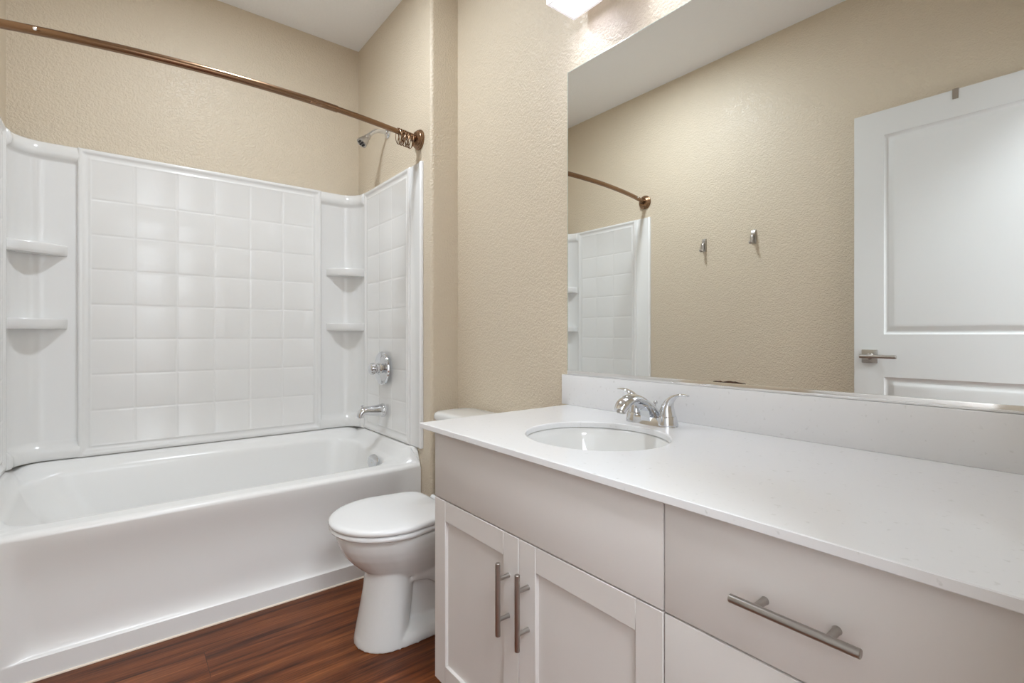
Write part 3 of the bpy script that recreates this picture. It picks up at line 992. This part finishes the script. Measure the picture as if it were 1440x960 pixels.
# brown desilvered patch creeping up from the channel
bm = new()
ys = [0.700 - 0.0068 * k for k in range(14)]
hs = [0.0015, 0.003, 0.0025, 0.004, 0.002, 0.0035, 0.005, 0.0055, 0.0045, 0.005, 0.0035, 0.003, 0.002, 0.001]
lo = [(XM - 0.0063, y, ZM0) for y in ys]; hi = [(XM - 0.0063, y, ZM0 + h) for y, h in zip(ys, hs)]
loft(bm, [lo, hi], False)
link_bm('desilvered_patch', bm, M_STAIN, mir, False)

# ================================================================== vanity light
van = thing('vanity_light', (XM, 0.83, 2.24), 'three-light vanity bar with square frosted shades on the wall above the mirror', 'wall light')
LX = 1.152
bm = new(); box(bm, XM - 0.022, XM - 0.0005, 0.52, 1.14, 2.255, 2.335, 0.004); link_bm('backplate', bm, M_NICKEL, van, True, 40)
for ly in (1.125, 0.83, 0.535):
    bm = new()
    tube(bm, [(XM - 0.022, ly, 2.297), (LX, ly, 2.297), (LX, ly, 2.262)], 0.009, 14)
    lathe(bm, (LX, ly, 2.268), (0, 0, -1), [(0, 0.024), (0.02, 0.026), (0.022, 0.02)], 24)
    am = link_bm('arm', bm, M_NICKEL, van)
    bm = new()
    h, w_, z0, z1 = 0.0635, 0.0095, 2.133, 2.258
    def sq(a, z): return [(LX - a, ly - a, z), (LX + a, ly - a, z), (LX + a, ly + a, z), (LX - a, ly + a, z)]
    loft(bm, [sq(h - w_, z1 - 0.008), sq(h - w_, z0 + 0.0008), sq(h - w_ + 0.001, z0), sq(h - 0.001, z0), sq(h, z0 + 0.001), sq(h, z1), sq(0.026, z1), ], True, True, False)
    link_bm('glass_shade', bm, M_SHADE, am, False)
    bm = new(); lathe(bm, (LX, ly, 2.249), (0, 0, -1), [(0, 0.012), (0.006, 0.020), (0.012, 0.023), (0.017, 0.019), (0.020, 0.010), (0.021, 0)], 24, True, False)
    link_bm('bulb', bm, M_BULB, am)
    ld = bpy.data.lights.new('vanity_lamp', 'AREA'); ld.shape = 'SQUARE'; ld.size = 0.045; ld.energy = P_VANITY; ld.color = LAMP_WHITE
    lo_ = bpy.data.objects.new('lamp', ld); COL.objects.link(lo_)
    lo_.parent = van; lo_.location = Vector((LX, ly, 2.224)) - ORG[van]

# ================================================================== door standing open along the left wall
PIV = Vector((-0.307, 0.030, 0.0))
dw, dh, dt = 0.808, 2.106, 0.035
ROTD = Matrix.Rotation(math.atan2(-0.017, 0.808) * -1 * -1, 4, 'Z')
droot = thing('door_1', PIV, None, None)
droot['kind'] = 'structure'
bm = new()


def P(y, z, h):
    """door local: face towards +X at x = 0, relief h"""
    return (PIV.x + h, PIV.y + y, z)


def door_face(bm, sgn, xoff):
    panels = [(0.118, 0.690, 0.235, 0.862), (0.118, 0.690, 1.060, 1.990)]
    prof = [(0, 0), (0.002, -0.003), (0.010, -0.0085), (0.014, -0.0095), (0.018, -0.0090), (0.033, -0.0015), (0.040, -0.0005), (0.05, 0.0)]
    def relief(y, z):
        for y0, y1, z0, z1 in panels:
            d = min(y - y0, y1 - y, z - z0, z1 - z)
            if d > 0:
                for (a, h0), (c, h1) in zip(prof, prof[1:]):
                    if d <= c: return h0 + (h1 - h0) * (d - a) / (c - a)
                return 0
        return 0
    ys, zs = {0.003, dw}, {0.008, dh}
    for y0, y1, z0, z1 in panels:
        for d, _ in prof:
            ys |= {round(y0 + d, 5), round(y1 - d, 5)}; zs |= {round(z0 + d, 5), round(z1 - d, 5)}
    ys, zs = sorted(ys), sorted(zs)
    g = [[bm.verts.new(P(y, z, xoff + sgn * relief(y, z))) for y in ys] for z in zs]
    for a, c in zip(g, g[1:]):
        for i in range(len(ys) - 1): bm.faces.new((a[i], a[i + 1], c[i + 1], c[i]))
    return g


ga = door_face(bm, 1, 0.0)
gb = door_face(bm, -1, -dt)
for a, c in ((ga[0], gb[0]), (ga[-1], gb[-1])):
    for i in range(len(a) - 1): bm.faces.new((a[i], a[i + 1], c[i + 1], c[i]))
for j in (0, -1):
    for k in range(len(ga) - 1): bm.faces.new((ga[k][j], ga[k + 1][j], gb[k + 1][j], gb[k][j]))
leaf = link_bm('door_leaf', bm, M_DOOR, droot, True, 25)
hz, hy = 0.957, 0.745
bm = new()
box(bm, PIV.x + 0.0003, PIV.x + 0.008, PIV.y + hy - 0.031, PIV.y + hy + 0.031, hz - 0.031, hz + 0.031, 0.0015)
lathe(bm, (PIV.x + 0.008, PIV.y + hy, hz), (1, 0, 0), [(0, 0.016), (0.004, 0.0135), (0.042, 0.0125)], 24)
lathe(bm, (PIV.x + 0.050, PIV.y + hy + 0.028, hz), (0, -1, 0), [(0, 0.0075), (0.001, 0.0085), (0.140, 0.0085), (0.141, 0.0075)], 20)
tag(link_bm('lever_handle', bm, M_NICKEL, droot, True, 40), 'satin nickel lever on a square rose')
for z in (0.25, 1.05, 1.85):
    bm = new(); tube(bm, [(PIV.x + 0.004, PIV.y - 0.003, z - 0.045), (PIV.x + 0.004, PIV.y - 0.003, z + 0.045)], 0.006, 12)
    link_bm('hinge', bm, M_NICKEL, droot)
droot.rotation_euler = (0, 0, -math.atan2(0.017, 0.808))

# flat metal hook strap folded over the top of the door
hk = thing('over_door_hook', (-0.3, 0.47, dh), 'small grey metal strap hooked over the top edge of the white door', 'hook')
bm = new()
cx = PIV.x + 0.009
loft(bm, [[(cx + 0.003, y, dh - 0.040), (cx + 0.003, y, dh + 0.0035), (cx - dt - 0.004, y, dh + 0.0035), (cx - dt - 0.004, y, dh - 0.03),
           (cx - dt - 0.0025, y, dh - 0.03), (cx - dt - 0.0025, y, dh + 0.0018), (cx + 0.0015, y, dh + 0.0018), (cx + 0.0015, y, dh - 0.040)] for y in (0.459, 0.479)])
link_bm('strap', bm, M_NICKEL, hk, False)

# ================================================================== robe hooks on the left wall
for hy, hz, lab in ((1.665, 1.612, 'brushed nickel robe hook on the beige wall, the one nearer the tub'), (1.357, 1.618, 'brushed nickel robe hook on the beige wall, the one nearer the door')):
    t = thing('robe_hook', (XL, hy, hz - 0.045), lab, 'hook', 'robe hooks on the left wall')
    bm = new()
    prof = [(0.0, 0.046), (0.006, 0.046), (0.012, 0.040), (0.014, 0.020), (0.013, -0.010), (0.010, -0.030), (0.0, -0.036)]
    rings = []
    for y, k in ((-0.0125, 0.7), (-0.0105, 1.0), (0.0105, 1.0), (0.0125, 0.7)):
        rings.append([(XL + 0.0005 + x * k, hy + y, hz + z) for x, z in prof])
    loft(bm, rings)
    link_bm('back_plate', bm, M_NICKEL, t, True, 40)
    bm = new()
    path = spline([(XL + 0.010, hy, hz + 0.022), (XL + 0.024, hy, hz + 0.010), (XL + 0.030, hy, hz - 0.012), (XL + 0.034, hy, hz - 0.030), (XL + 0.044, hy, hz - 0.036), (XL + 0.052, hy, hz - 0.026)], 5)
    tube(bm, path, [0.010 - 0.003 * i / len(path) for i in range(len(path))], 14, flat=(1.1, 0.6))
    link_bm('prong', bm, M_NICKEL, t)
